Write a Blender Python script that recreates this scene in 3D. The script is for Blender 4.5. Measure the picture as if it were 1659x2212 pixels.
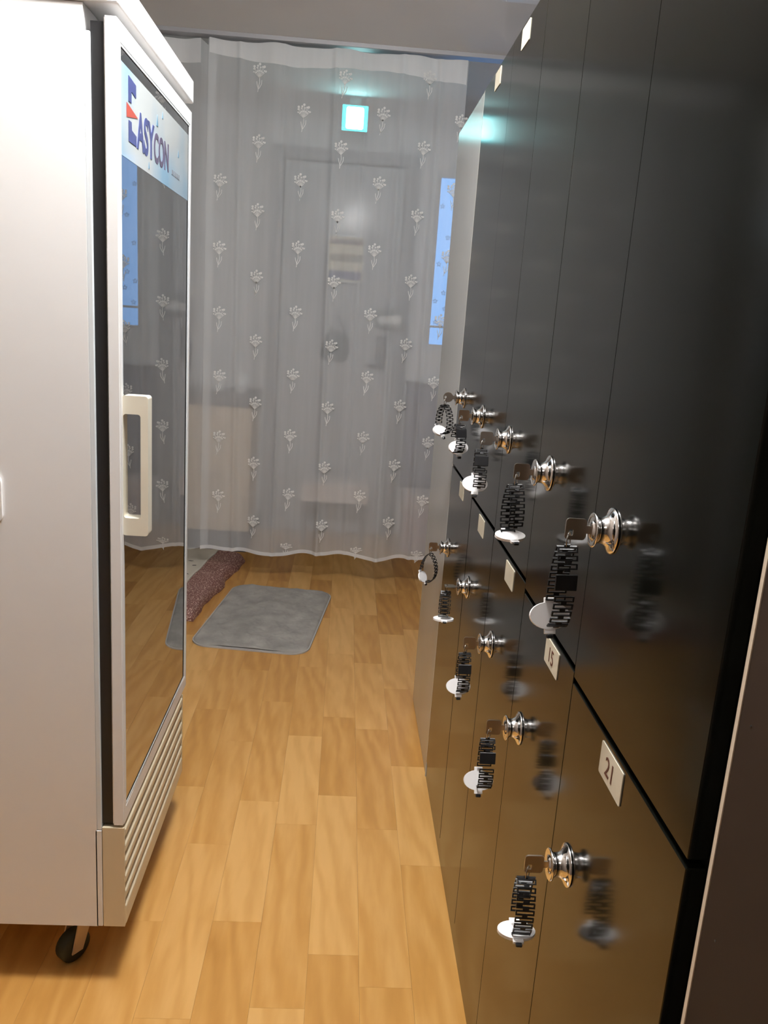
import bpy, bmesh, math, random
from mathutils import Vector, Matrix

for o in list(bpy.data.objects):
    bpy.data.objects.remove(o, do_unlink=True)
scene = bpy.context.scene
COL = scene.collection
R = math.radians
rnd = random.Random(7)

# ------------------------------------------------------------------ camera
F_PX, PITCH, YAW, ROLL, CAM_H = 1792.3, 13.241, 3.248, 3.969, 1.3133
pi_, ya_, ro_ = R(PITCH), R(YAW), R(ROLL)
fw = Vector((math.sin(ya_) * math.cos(pi_), math.cos(ya_) * math.cos(pi_), -math.sin(pi_)))
rt = Vector((math.cos(ya_), -math.sin(ya_), 0))
dn = fw.cross(rt).normalized()
ix = rt * math.cos(ro_) - dn * math.sin(ro_)
iy = rt * math.sin(ro_) + dn * math.cos(ro_)
cam_d = bpy.data.cameras.new('camera')
cam = bpy.data.objects.new('camera', cam_d)
COL.objects.link(cam)
M = Matrix((ix, -iy, -fw)).transposed().to_4x4()
M.translation = (0, 0, CAM_H)
cam.matrix_world = M
cam_d.sensor_fit = 'HORIZONTAL'
cam_d.sensor_width = 36
cam_d.lens = F_PX / 1659 * 36
cam_d.clip_start = 0.02
scene.camera = cam

# ------------------------------------------------------------------ world, exposure
world = bpy.data.worlds.new('world')
scene.world = world
world.use_nodes = True
bg = world.node_tree.nodes['Background']
bg.inputs['Color'].default_value = (0.20, 0.50, 1.0, 1)      # blue dusk sky outside the window
bg.inputs['Strength'].default_value = 1.5
vs = scene.view_settings
vs.view_transform = 'Standard'
vs.look = 'None'
vs.exposure = 0.0
vs.gamma = 1.0
vs.use_curve_mapping = False
LAMPS = [(-0.02, 1.20, 138.0, 'round lit ceiling lamp above the aisle between fridge and lockers', 'aisle_lamp_offscreen', 'aisle_diffuser_offscreen'),
         (0.0, -0.52, 6.0, 'round lit ceiling lamp above the brown cabinet end of the aisle', 'ceiling_lamp_offscreen', 'diffuser_offscreen')]
LAMP_COLOR = (1.0, 0.99, 0.98)
SIGN_STRENGTH = 10.0

# ------------------------------------------------------------------ materials
MATS = {}


def mat(name, color=(0.8, 0.8, 0.8), rough=0.5, metal=0.0, spec=0.5, **kw):
    if name in MATS:
        return MATS[name]
    m = bpy.data.materials.new(name)
    m.use_nodes = True
    b = m.node_tree.nodes['Principled BSDF']
    b.inputs['Base Color'].default_value = (*color, 1)
    b.inputs['Roughness'].default_value = rough
    b.inputs['Metallic'].default_value = metal
    b.inputs['Specular IOR Level'].default_value = spec
    if 'emit' in kw:
        b.inputs['Emission Color'].default_value = (*kw['emit'], 1)
        b.inputs['Emission Strength'].default_value = kw['strength']
    if kw.get('noise'):
        amt, scale = kw['noise']
        nt = m.node_tree
        tc = nt.nodes.new('ShaderNodeTexCoord')
        mp = nt.nodes.new('ShaderNodeMapping')
        mp.inputs['Scale'].default_value = kw.get('stretch', (1, 1, 1))
        nz = nt.nodes.new('ShaderNodeTexNoise')
        nz.inputs['Scale'].default_value = scale
        nz.inputs['Detail'].default_value = 5
        cr = nt.nodes.new('ShaderNodeValToRGB')
        cr.color_ramp.elements[0].position = 0.3
        cr.color_ramp.elements[1].position = 0.7
        cr.color_ramp.elements[0].color = (*[c * (1 - amt) for c in color], 1)
        cr.color_ramp.elements[1].color = (*[min(1, c * (1 + amt)) for c in color], 1)
        nt.links.new(tc.outputs['Object'], mp.inputs[0])
        nt.links.new(mp.outputs[0], nz.inputs['Vector'])
        nt.links.new(nz.outputs['Fac'], cr.inputs[0])
        nt.links.new(cr.outputs[0], b.inputs['Base Color'])
        if kw.get('bump'):
            bp = nt.nodes.new('ShaderNodeBump')
            bp.inputs['Strength'].default_value = kw['bump']
            bp.inputs['Distance'].default_value = 0.002
            nt.links.new(nz.outputs['Fac'], bp.inputs['Height'])
            nt.links.new(bp.outputs[0], b.inputs['Normal'])
    MATS[name] = m
    return m


def wood_floor():
    m = mat('wood_vinyl', (0.5, 0.28, 0.1), 0.34)
    nt = m.node_tree
    b = nt.nodes['Principled BSDF']
    oi = nt.nodes.new('ShaderNodeObjectInfo')
    tc = nt.nodes.new('ShaderNodeTexCoord')
    add = nt.nodes.new('ShaderNodeVectorMath')
    add.operation = 'ADD'
    sc = nt.nodes.new('ShaderNodeVectorMath')
    sc.operation = 'SCALE'
    sc.inputs['Scale'].default_value = 37.0
    comb = nt.nodes.new('ShaderNodeCombineXYZ')
    for i in range(3):
        nt.links.new(oi.outputs['Random'], comb.inputs[i])
    nt.links.new(comb.outputs[0], sc.inputs[0])
    mp = nt.nodes.new('ShaderNodeMapping')
    mp.inputs['Scale'].default_value = (1.0, 0.16, 1.0)
    nt.links.new(tc.outputs['Object'], mp.inputs[0])
    nt.links.new(mp.outputs[0], add.inputs[0])
    nt.links.new(sc.outputs[0], add.inputs[1])
    # broad rings distorted by noise = cathedral grain
    wv = nt.nodes.new('ShaderNodeTexWave')
    wv.wave_type = 'RINGS'
    wv.rings_direction = 'Z'
    wv.inputs['Scale'].default_value = 7.0
    wv.inputs['Distortion'].default_value = 9.0
    wv.inputs['Detail'].default_value = 2.5
    wv.inputs['Detail Scale'].default_value = 2.0
    nt.links.new(add.outputs[0], wv.inputs['Vector'])
    nz = nt.nodes.new('ShaderNodeTexNoise')
    nz.inputs['Scale'].default_value = 60
    nz.inputs['Detail'].default_value = 6
    nt.links.new(add.outputs[0], nz.inputs['Vector'])
    nb = nt.nodes.new('ShaderNodeTexNoise')
    nb.inputs['Scale'].default_value = 9
    nb.inputs['Detail'].default_value = 2
    nt.links.new(add.outputs[0], nb.inputs['Vector'])

    def mathn(op, a, bb):
        n = nt.nodes.new('ShaderNodeMath')
        n.operation = op
        for i, v in enumerate((a, bb)):
            if isinstance(v, (int, float)):
                n.inputs[i].default_value = v
            else:
                nt.links.new(v, n.inputs[i])
        return n.outputs[0]
    sepc = nt.nodes.new('ShaderNodeSeparateColor')
    nt.links.new(oi.outputs['Color'], sepc.inputs[0])
    g = mathn('ADD', mathn('MULTIPLY', wv.outputs['Fac'], 0.22), mathn('MULTIPLY', nz.outputs['Fac'], 0.34))
    g = mathn('ADD', g, mathn('MULTIPLY', nb.outputs['Fac'], 0.30))
    g = mathn('ADD', g, mathn('MULTIPLY', sepc.outputs[0], 0.5))
    cr = nt.nodes.new('ShaderNodeValToRGB')
    e = cr.color_ramp.elements
    e[0].position = 0.22
    e[0].color = (0.425, 0.190, 0.040, 1)
    e[1].position = 1.0
    e[1].color = (0.72, 0.405, 0.132, 1)
    mid = e.new(0.6)
    mid.color = (0.575, 0.287, 0.072, 1)
    nt.links.new(g, cr.inputs[0])
    nt.links.new(cr.outputs[0], b.inputs['Base Color'])
    b.inputs['Specular IOR Level'].default_value = 0.4
    return m


def sheer_mat(name, opacity, color):
    m = bpy.data.materials.new(name)
    m.use_nodes = True
    nt = m.node_tree
    nt.nodes.clear()
    out = nt.nodes.new('ShaderNodeOutputMaterial')
    tr = nt.nodes.new('ShaderNodeBsdfTransparent')
    df = nt.nodes.new('ShaderNodeBsdfDiffuse')
    df.inputs['Color'].default_value = (*color, 1)
    tl = nt.nodes.new('ShaderNodeBsdfTranslucent')
    tl.inputs['Color'].default_value = (*color, 1)
    m1 = nt.nodes.new('ShaderNodeMixShader')
    m1.inputs[0].default_value = 0.22
    m2 = nt.nodes.new('ShaderNodeMixShader')
    # fine weave: slightly uneven thread density
    tc = nt.nodes.new('ShaderNodeTexCoord')
    mp = nt.nodes.new('ShaderNodeMapping')
    mp.inputs['Scale'].default_value = (30, 1, 2.2)
    nz = nt.nodes.new('ShaderNodeTexNoise')
    nz.inputs['Scale'].default_value = 1.0
    mr = nt.nodes.new('ShaderNodeMapRange')
    mr.inputs['To Min'].default_value = opacity - 0.05
    mr.inputs['To Max'].default_value = opacity + 0.05
    nt.links.new(tc.outputs['Object'], mp.inputs[0])
    nt.links.new(mp.outputs[0], nz.inputs['Vector'])
    nt.links.new(nz.outputs['Fac'], mr.inputs['Value'])
    nt.links.new(mr.outputs[0], m2.inputs[0])
    nt.links.new(df.outputs[0], m1.inputs[1])
    nt.links.new(tl.outputs[0], m1.inputs[2])
    nt.links.new(tr.outputs[0], m2.inputs[1])
    nt.links.new(m1.outputs[0], m2.inputs[2])
    nt.links.new(m2.outputs[0], out.inputs[0])
    MATS[name] = m
    return m


def pane_mat(name, tint, ior, rough=0.0, surfaces=1):
    """thin window pane: tinted see-through plus a mirror reflection by Fresnel"""
    m = bpy.data.materials.new(name)
    m.use_nodes = True
    nt = m.node_tree
    nt.nodes.clear()
    out = nt.nodes.new('ShaderNodeOutputMaterial')
    tr = nt.nodes.new('ShaderNodeBsdfTransparent')
    tr.inputs['Color'].default_value = (*tint, 1)
    gl = nt.nodes.new('ShaderNodeBsdfGlossy')
    gl.inputs['Roughness'].default_value = rough
    fr = nt.nodes.new('ShaderNodeFresnel')
    fr.inputs['IOR'].default_value = ior
    mx = nt.nodes.new('ShaderNodeMixShader')
    # several glass surfaces one behind another: reflectance 1 - (1 - F)^n
    a_ = nt.nodes.new('ShaderNodeMath')
    a_.operation = 'SUBTRACT'
    a_.inputs[0].default_value = 1.0
    p_ = nt.nodes.new('ShaderNodeMath')
    p_.operation = 'POWER'
    p_.inputs[1].default_value = surfaces
    b_ = nt.nodes.new('ShaderNodeMath')
    b_.operation = 'SUBTRACT'
    b_.inputs[0].default_value = 1.0
    nt.links.new(fr.outputs[0], a_.inputs[1])
    nt.links.new(a_.outputs[0], p_.inputs[0])
    nt.links.new(p_.outputs[0], b_.inputs[1])
    nt.links.new(b_.outputs[0], mx.inputs[0])
    nt.links.new(tr.outputs[0], mx.inputs[1])
    nt.links.new(gl.outputs[0], mx.inputs[2])
    nt.links.new(mx.outputs[0], out.inputs[0])
    MATS[name] = m
    return m


FLOORW = wood_floor()
SUBFLOOR = mat('subfloor', (0.12, 0.06, 0.025), 0.7)
CEIL = mat('ceiling_paint', (0.90, 0.90, 0.90), 0.8, noise=(0.02, 3.0))
WALL = mat('wall_paper', (0.82, 0.82, 0.83), 0.8, noise=(0.04, 4.0))
FR_WHITE = mat('fridge_enamel', (0.86, 0.85, 0.84), 0.38, noise=(0.015, 5.0))
FR_TRIM = mat('fridge_trim', (0.72, 0.76, 0.78), 0.35)
FR_GASKET = mat('gasket_rubber', (0.012, 0.012, 0.013), 0.5)
CREAM = mat('cream_plastic', (0.78, 0.73, 0.60), 0.42)
KICKC = mat('kick_cream', (0.70, 0.60, 0.42), 0.45)
DARK_IN = mat('fridge_liner', (0.62, 0.63, 0.62), 0.6)
CASTER = mat('caster_rubber', (0.02, 0.025, 0.015), 0.6)
CHROME = mat('chrome', (0.88, 0.86, 0.84), 0.08, 1.0)
STEEL = mat('steel_wire', (0.6, 0.58, 0.55), 0.25, 1.0)
KEYM = mat('key_nickel', (0.50, 0.44, 0.38), 0.3, 1.0)
GLOSS = mat('locker_gloss_black', (0.0035, 0.0040, 0.0030), 0.13, 0.0, 0.25)
LBODY = mat('locker_body_black', (0.012, 0.011, 0.010), 0.5)
LABEL = mat('label_paper', (0.58, 0.53, 0.41), 0.6, noise=(0.06, 20.0))
INK_RED = mat('label_ink', (0.10, 0.03, 0.015), 0.7)
GREYB = mat('grey_board', (0.52, 0.52, 0.50), 0.2, noise=(0.03, 3.0))
BROWNB = mat('brown_board', (0.028, 0.016, 0.009), 0.75, 0.0, 0.2, noise=(0.08, 5.0))
EDGE = mat('beige_edge', (0.62, 0.52, 0.40), 0.5)
BLACKP = mat('black_plastic', (0.012, 0.012, 0.013), 0.35)
WHITEP = mat('white_plastic', (0.88, 0.86, 0.85), 0.35)
SHEER = sheer_mat('sheer_voile', 0.48, (0.90, 0.92, 0.93))
SHEER2 = sheer_mat('sheer_voile_double', 0.85, (0.93, 0.93, 0.93))
THREAD = mat('white_embroidery', (0.85, 0.85, 0.83), 0.7)
GLASS_FR = pane_mat('fridge_glass', (0.55, 0.60, 0.57), 1.5, 0.0, 4)
GLASS_W = pane_mat('window_glass', (0.95, 0.97, 1.0), 1.45)
PLUSH = None


def link(o, parent=None):
    COL.objects.link(o)
    if parent is not None:
        o.parent = parent
    return o


def tag(o, label=None, cat=None, group=None, kind=None):
    if label:
        o['label'] = label
    if cat:
        o['category'] = cat
    if group:
        o['group'] = group
    if kind:
        o['kind'] = kind
    return o


def thing(name, loc, label, cat, group=None, rz=0.0):
    e = bpy.data.objects.new(name, None)
    e.empty_display_size = 0.05
    e.location = loc
    e.rotation_euler = (0, 0, rz)
    link(e)
    return tag(e, label, cat, group)


def root_off(parent):
    if parent is None:
        return Vector((0, 0, 0))
    p = parent
    v = Vector(p.location)
    while p.parent is not None:
        p = p.parent
        v += Vector(p.location)
    return v


def mesh_obj(name, bm, mats, parent=None, world_coords=True, smooth=False):
    """bmesh -> object; with world_coords the vertices are given in world space"""
    off = root_off(parent) if world_coords else Vector((0, 0, 0))
    if world_coords and parent is not None:
        bmesh.ops.translate(bm, verts=bm.verts, vec=-off)
    bmesh.ops.recalc_face_normals(bm, faces=bm.faces)
    me = bpy.data.meshes.new(name)
    bm.to_mesh(me)
    bm.free()
    if not isinstance(mats, (list, tuple)):
        mats = [mats]
    for m in mats:
        me.materials.append(m)
    if smooth:
        for p in me.polygons:
            p.use_smooth = True
    o = bpy.data.objects.new(name, me)
    return link(o, parent)


def add_box(bm, x0, x1, y0, y1, z0, z1, bev=0.0, mi=0, seg=2):
    vs_ = [bm.verts.new(c) for c in ((x0, y0, z0), (x1, y0, z0), (x1, y1, z0), (x0, y1, z0),
                                     (x0, y0, z1), (x1, y0, z1), (x1, y1, z1), (x0, y1, z1))]
    fs = []
    for f in ((0, 3, 2, 1), (4, 5, 6, 7), (0, 1, 5, 4), (1, 2, 6, 5), (2, 3, 7, 6), (3, 0, 4, 7)):
        fc = bm.faces.new([vs_[i] for i in f])
        fc.material_index = mi
        fs.append(fc)
    if bev > 0:
        es = list({e for f in fs for e in f.edges})
        bmesh.ops.bevel(bm, geom=es, offset=bev, segments=seg, affect='EDGES', profile=0.5)
    return vs_


def box(name, x0, x1, y0, y1, z0, z1, m, parent=None, bev=0.0):
    bm = bmesh.new()
    add_box(bm, x0, x1, y0, y1, z0, z1, bev)
    return mesh_obj(name, bm, m, parent)


def add_lathe(bm, profile, axis_pt, axis='X', sgn=-1, n=24, mi=0):
    """profile: list of (t, r); revolve about axis through axis_pt"""
    rings = []
    for t, r in profile:
        ring = []
        for k in range(n):
            a = 2 * math.pi * k / n
            c, s = math.cos(a) * r, math.sin(a) * r
            if axis == 'X':
                p = (axis_pt[0] + sgn * t, axis_pt[1] + c, axis_pt[2] + s)
            elif axis == 'Y':
                p = (axis_pt[0] + c, axis_pt[1] + sgn * t, axis_pt[2] + s)
            else:
                p = (axis_pt[0] + c, axis_pt[1] + s, axis_pt[2] + sgn * t)
            ring.append(bm.verts.new(p))
        rings.append(ring)
    for a, b in zip(rings, rings[1:]):
        for k in range(n):
            f = bm.faces.new((a[k], a[(k + 1) % n], b[(k + 1) % n], b[k]))
            f.material_index = mi
            f.smooth = True
    for ring in (rings[0], rings[-1]):
        f = bm.faces.new(ring)
        f.material_index = mi
    return rings


def add_tube(bm, pts, r, n=8, closed=False, mi=0):
    pts = [Vector(p) for p in pts]
    rings = []
    N = len(pts)
    for i, p in enumerate(pts):
        if closed:
            t = pts[(i + 1) % N] - pts[i - 1]
        else:
            t = pts[min(i + 1, N - 1)] - pts[max(i - 1, 0)]
        t.normalize()
        up = Vector((0, 0, 1)) if abs(t.z) < 0.9 else Vector((1, 0, 0))
        a = t.cross(up).normalized()
        b = t.cross(a)
        rings.append([bm.verts.new(p + a * math.cos(2 * math.pi * k / n) * r + b * math.sin(2 * math.pi * k / n) * r)
                      for k in range(n)])
    rr = list(zip(rings, rings[1:])) + ([(rings[-1], rings[0])] if closed else [])
    for a, b in rr:
        for k in range(n):
            f = bm.faces.new((a[k], a[(k + 1) % n], b[(k + 1) % n], b[k]))
            f.smooth = True
            f.material_index = mi
    if not closed:
        bm.faces.new(rings[0])
        bm.faces.new(rings[-1])


def add_prism(bm, outline, z0, z1, xf, mi=0):
    """outline: 2D points; xf maps (u, v, w) to a point; extruded from w=z0 to z1"""
    a = [bm.verts.new(xf(u, v, z0)) for u, v in outline]
    b = [bm.verts.new(xf(u, v, z1)) for u, v in outline]
    n = len(a)
    fs = [bm.faces.new(a), bm.faces.new(b)]
    for k in range(n):
        fs.append(bm.faces.new((a[k], a[(k + 1) % n], b[(k + 1) % n], b[k])))
    for f in fs:
        f.material_index = mi
    return fs


def add_ring_plate(bm, outer, inner, w0, w1, xf, mi=0):
    """flat plate with a hole: outer and inner outlines have the same number of points"""
    O0 = [bm.verts.new(xf(u, v, w0)) for u, v in outer]
    O1 = [bm.verts.new(xf(u, v, w1)) for u, v in outer]
    I0 = [bm.verts.new(xf(u, v, w0)) for u, v in inner]
    I1 = [bm.verts.new(xf(u, v, w1)) for u, v in inner]
    n = len(outer)
    for k in range(n):
        j = (k + 1) % n
        for q in ((O0[k], O0[j], I0[j], I0[k]), (O1[k], O1[j], I1[j], I1[k]),
                  (O0[k], O0[j], O1[j], O1[k]), (I0[k], I0[j], I1[j], I1[k])):
            f = bm.faces.new(q)
            f.material_index = mi


def rrect(w, h, r, n=5, cx=0.0, cy=0.0):
    pts = []
    for sx, sy, a0 in ((1, 1, 0), (-1, 1, 90), (-1, -1, 180), (1, -1, 270)):
        for k in range(n + 1):
            a = R(a0 + 90 * k / n)
            pts.append((cx + sx * (w / 2 - r) + r * math.cos(a), cy + sy * (h / 2 - r) + r * math.sin(a)))
    return pts


_text_cache = {}


def text_bm(bm, s, size, xf, mi, bold=0.0, depth=0.0006):
    """flat lettering as mesh; xf maps (u, v, w) -> world, u along the reading direction"""
    cu = bpy.data.curves.new('t', 'FONT')
    cu.body = s
    cu.size = size
    cu.offset = bold
    cu.extrude = depth / 2
    ob = bpy.data.objects.new('t', cu)
    COL.objects.link(ob)
    dg = bpy.context.evaluated_depsgraph_get()
    me = bpy.data.meshes.new_from_object(ob.evaluated_get(dg))
    wmax = max(v.co.x for v in me.vertices)
    vs_ = [bm.verts.new(xf(v.co.x, v.co.y, v.co.z)) for v in me.vertices]
    for p in me.polygons:
        try:
            f = bm.faces.new([vs_[i] for i in p.vertices])
            f.material_index = mi
        except ValueError:
            pass
    bpy.data.objects.remove(ob, do_unlink=True)
    bpy.data.meshes.remove(me)
    bpy.data.curves.remove(cu)
    return wmax


# ================================================================== setting
CEIL_Z = 2.42
YB = 5.0
XW0, XW1, YF = -1.16, 1.02, -2.3


def struct(o):
    return tag(o, kind='structure')


floor = struct(box('floor', XW0 - 0.05, XW1 + 0.05, YF, YB + 0.05, -0.05, -0.003, SUBFLOOR))
# planks of the wood-look floor, each its own piece
PW = 0.1066
PX0 = -0.0108
known = {-1: [1.345, 1.94, 2.41], 0: [1.486, 2.08, 2.545], 1: [1.402, 1.93, 2.47], 2: [1.787, 2.25],
         -2: [1.576, 2.04, 2.64], -3: [1.845, 2.36], -4: [1.57, 2.10, 2.565]}
plank_cache = {}
# lightness of single planks seen in the photograph: (column, index of the joint where it starts) -> tone
TONE = {(-1, 1.345): 0.42, (-1, 1.94): 0.95, (-1, 2.41): 0.5, (0, 1.486): 0.9, (0, 2.08): 0.35, (0, 2.545): 0.75,
        (1, 1.402): 0.65, (1, 1.93): 0.5, (1, 2.47): 0.8, (2, 1.787): 0.85, (2, 2.25): 0.4, (-2, 1.576): 0.92, (-2, 2.04): 0.5,
        (-2, 2.64): 0.3, (-3, 1.845): 0.55, (-3, 2.36): 0.45, (-4, 1.57): 0.8, (-4, 2.10): 0.3, (-4, 2.565): 0.5,
        (-3, 1.315): 0.85, (-2, 1.046): 0.3, (-1, 0.815): 0.9, (0, 0.956): 0.25, (1, 0.872): 0.35, (2, 1.257): 0.55}


def plank(w, l):
    key = (round(w, 4), round(l, 3))
    if key not in plank_cache:
        bm = bmesh.new()
        g = 0.00015
        add_box(bm, -w / 2 + g, w / 2 - g, -l / 2 + g, l / 2 - g, -0.003, 0.0)
        bmesh.ops.recalc_face_normals(bm, faces=bm.faces)
        me = bpy.data.meshes.new('plank')
        bm.to_mesh(me)
        bm.free()
        me.materials.append(FLOORW)
        plank_cache[key] = me
    return plank_cache[key]


for k in range(-11, 10):
    xa, xb = PX0 + PW * k, PX0 + PW * (k + 1)
    xa, xb = max(xa, XW0), min(xb, XW1)
    if xb - xa < 0.01:
        continue
    js = list(known.get(k, [1.2 + 0.53 * ((k * 0.37) % 1.0)]))
    while js[0] > YF + 0.54:
        js.insert(0, round(js[0] - 0.53, 3))
    while js[-1] < YB - 0.54:
        js.append(round(js[-1] + 0.53, 3))
    js = [YF] + js + [YB]
    for a, b in zip(js, js[1:]):
        if b - a < 0.02:
            continue
        o = bpy.data.objects.new('plank', plank(xb - xa, b - a))
        o.location = ((xa + xb) / 2, (a + b) / 2, 0)
        tn = TONE.get((k, a), rnd.random())
        o.color = (tn, tn, tn, 1)
        link(o, floor)

struct(box('ceiling', XW0 - 0.05, XW1 + 0.05, YF, YB + 0.05, CEIL_Z, CEIL_Z + 0.05, CEIL))
struct(box('wall_left', XW0 - 0.05, XW0, YF, YB, 0.0, CEIL_Z, mat('brown_wall', (0.24, 0.20, 0.17), 0.7, noise=(0.08, 3.0))))
struct(box('wall_right', XW1, XW1 + 0.05, YF, YB, 0.0, CEIL_Z, WALL))
struct(box('wall_front', XW0, XW1, YF - 0.05, YF, 0.0, CEIL_Z, mat('dark_panelling', (0.14, 0.11, 0.09), 0.7, noise=(0.1, 4.0))))
WX0, WX1, WZ0, WZ1 = 0.455, 0.93, 1.145, 2.13
bm = bmesh.new()
add_box(bm, XW0, WX0, YB, YB + 0.1, 0, CEIL_Z)
add_box(bm, WX1, XW1, YB, YB + 0.1, 0, CEIL_Z)
add_box(bm, WX0, WX1, YB, YB + 0.1, 0, WZ0)
add_box(bm, WX0, WX1, YB, YB + 0.1, WZ1, CEIL_Z)
struct(mesh_obj('wall_back', bm, WALL))

# window with blue dusk outside
win = struct(thing('window_1', (0.70, YB, WZ0), None, None))
WFR = mat('window_frame', (0.62, 0.62, 0.64), 0.5)
bm = bmesh.new()
for a in ((WX0, WX0 + 0.025, WZ0, WZ1), (WX1 - 0.025, WX1, WZ0, WZ1)):
    add_box(bm, a[0], a[1], YB + 0.01, YB + 0.06, a[2], a[3])
for z in (WZ0, WZ1 - 0.025):
    add_box(bm, WX0 + 0.025, WX1 - 0.025, YB + 0.01, YB + 0.06, z, z + 0.025)
mesh_obj('window_frame', bm, WFR, win)
box('window_bar', WX0 + 0.025, WX1 - 0.025, YB + 0.015, YB + 0.055, 1.268, 1.28, WFR, win)
box('pane', WX0 + 0.02, WX1 - 0.02, YB + 0.03, YB + 0.034, WZ0 + 0.02, 1.272, GLASS_W, win)
box('pane', WX0 + 0.02, WX1 - 0.02, YB + 0.03, YB + 0.034, 1.276, WZ1 - 0.02, GLASS_W, win)
STAR = mat('star_print', (0.05, 0.07, 0.16), 0.7)


def star_pts(r, ri):
    return [((r if i % 2 == 0 else ri) * math.sin(i * math.pi / 5), (r if i % 2 == 0 else ri) * math.cos(i * math.pi / 5))
            for i in range(10)]


for sx, sz in ((0.545, 1.78), (0.50, 1.95), (0.505, 1.63), (0.545, 1.47), (0.50, 1.42), (0.51, 1.30), (0.56, 1.38),
               (0.60, 1.68), (0.66, 1.52)):
    bm = bmesh.new()
    add_ring_plate(bm, star_pts(0.017, 0.0075), star_pts(0.012, 0.0045), 0, 0.0008,
                   lambda u, v, w, sx=sx, sz=sz: (sx + u, YB + 0.0295 - w, sz + v))
    mesh_obj('star_sticker', bm, STAR, win)

# entrance door behind the curtain
DOORM = mat('door_paint', (0.50, 0.51, 0.53), 0.13, 0.0, 0.15, noise=(0.03, 3.0))
FRAMEM = mat('door_frame_paint', (0.28, 0.28, 0.30), 0.4)
DX0, DX1, DZ = -0.40, 0.27, 2.12
dr = struct(thing('door_1', (DX0, YB - 0.03, 0.0), None, None))
dr.rotation_euler = (0, 0, 0)
bm = bmesh.new()
add_box(bm, 0.0, DX1 - DX0, -0.02, 0.02, 0.005, DZ, 0.002)
leaf = mesh_obj('door_leaf', bm, DOORM, dr, world_coords=False)
leaf.rotation_euler = (0, 0, R(0.0))
leaf.location = (0, -0.005, 0)
bm = bmesh.new()
add_box(bm, DX0 - 0.07, DX0 - 0.004, YB - 0.06, YB, 0, DZ + 0.075, 0.003)
add_box(bm, DX1 + 0.006, DX1 + 0.075, YB - 0.06, YB, 0, DZ + 0.075, 0.003)
add_box(bm, DX0 - 0.004, DX1 + 0.006, YB - 0.06, YB, DZ + 0.01, DZ + 0.075, 0.003)
mesh_obj('door_frame', bm, FRAMEM, dr)
# door lock and lever on the leaf
bm = bmesh.new()
add_box(bm, 0.565, 0.625, -0.045, -0.021, 1.00, 1.20, 0.006)
add_tube(bm, [(0.595, -0.045, 1.03), (0.595, -0.075, 1.03), (0.50, -0.078, 1.03)], 0.009)
dl = mesh_obj('door_lock', bm, mat('lock_dark', (0.08, 0.08, 0.085), 0.35, 0.3), dr, world_coords=False)
dl.location = (0, 0.013, 0)

struct(box('baseboard_back', XW0, DX0 - 0.075, YB - 0.012, YB, 0, 0.09, mat('baseboard', (0.25, 0.2, 0.17), 0.5)))

# ================================================================== ceiling lamp (the light of the room)
for lx, ly, lstr, llab, lname, dname in LAMPS:
    lamp = thing(lname, (lx, ly, CEIL_Z), llab, 'lamp')
    bm = bmesh.new()
    add_lathe(bm, [(0.0, 0.07), (0.012, 0.07), (0.016, 0.02), (0.088, 0.02), (0.089, 0.0005)], (lx, ly, CEIL_Z), 'Z', -1, 32)
    mesh_obj('housing', bm, WHITEP, lamp)
    bm = bmesh.new()
    add_lathe(bm, [(0.0895, 0.0005), (0.0895, 0.128), (0.097, 0.138), (0.230, 0.138), (0.245, 0.125), (0.249, 0.0005)], (lx, ly, CEIL_Z), 'Z', -1, 40)
    mesh_obj(dname, bm, mat('lamp_glow_%d' % lstr, (0.9, 0.9, 0.9), 0.5, emit=LAMP_COLOR, strength=lstr), lamp)

# unlit square ceiling fixture whose edge shows at the top of the view
fx = thing('ceiling_panel', (0.62, 2.95, CEIL_Z), 'pale square fixture plate on the ceiling above the lockers', 'fixture')
bm = bmesh.new()
add_box(bm, 0.46, 0.80, 2.72, 3.16, CEIL_Z - 0.03, CEIL_Z, 0.006)
mesh_obj('housing', bm, WHITEP, fx)
box('cover', 0.475, 0.785, 2.735, 3.145, CEIL_Z - 0.034, CEIL_Z - 0.03, mat('frosted_cover', (0.85, 0.84, 0.8), 0.4), fx)

# ================================================================== refrigerator
FX_B, FX_G, FX_D, FX_F = -0.408, -0.405, -0.387, -0.366
FY0, FY1 = 1.396, 2.002
FZ0, FZ1 = 0.13, 1.785
fr = thing('display_fridge', (-0.70, 1.70, 0.0), 'tall white upright display fridge with glass door', 'fridge')
bm = bmesh.new()
add_ring_plate(bm, [(FY0, FZ0), (FY1, FZ0), (FY1, 1.737), (FY0, 1.737)],
               [(FY0 + 0.03, FZ0 + 0.25), (FY1 - 0.03, FZ0 + 0.25), (FY1 - 0.03, 1.66), (FY0 + 0.03, 1.66)],
               -1.02, FX_B - 0.009, lambda u, v, w: (w, u, v))
add_box(bm, FX_B - 0.012, FX_B, FY0, FY1, FZ0, FZ0 + 0.209, 0.001, seg=1)
mesh_obj('cabinet', bm, FR_WHITE, fr)
bm = bmesh.new()
add_box(bm, FX_B - 0.009, FX_B, FY0 + 0.001, FY0 + 0.03, FZ0 + 0.21, 1.70, 0.0015)
add_box(bm, FX_B - 0.009, FX_B, FY1 - 0.03, FY1 - 0.001, FZ0 + 0.21, 1.70, 0.0015)
add_box(bm, FX_B - 0.009, FX_B, FY0 + 0.03, FY1 - 0.03, FZ0 + 0.21, FZ0 + 0.25)
add_box(bm, FX_B - 0.009, FX_B, FY0 + 0.03, FY1 - 0.03, 1.66, 1.70)
mesh_obj('front_trim', bm, FR_TRIM, fr)
box('liner', -1.02, -0.985, FY0 + 0.0302, FY1 - 0.0302, FZ0 + 0.2502, 1.6598, DARK_IN, fr)
bm = bmesh.new()
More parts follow.
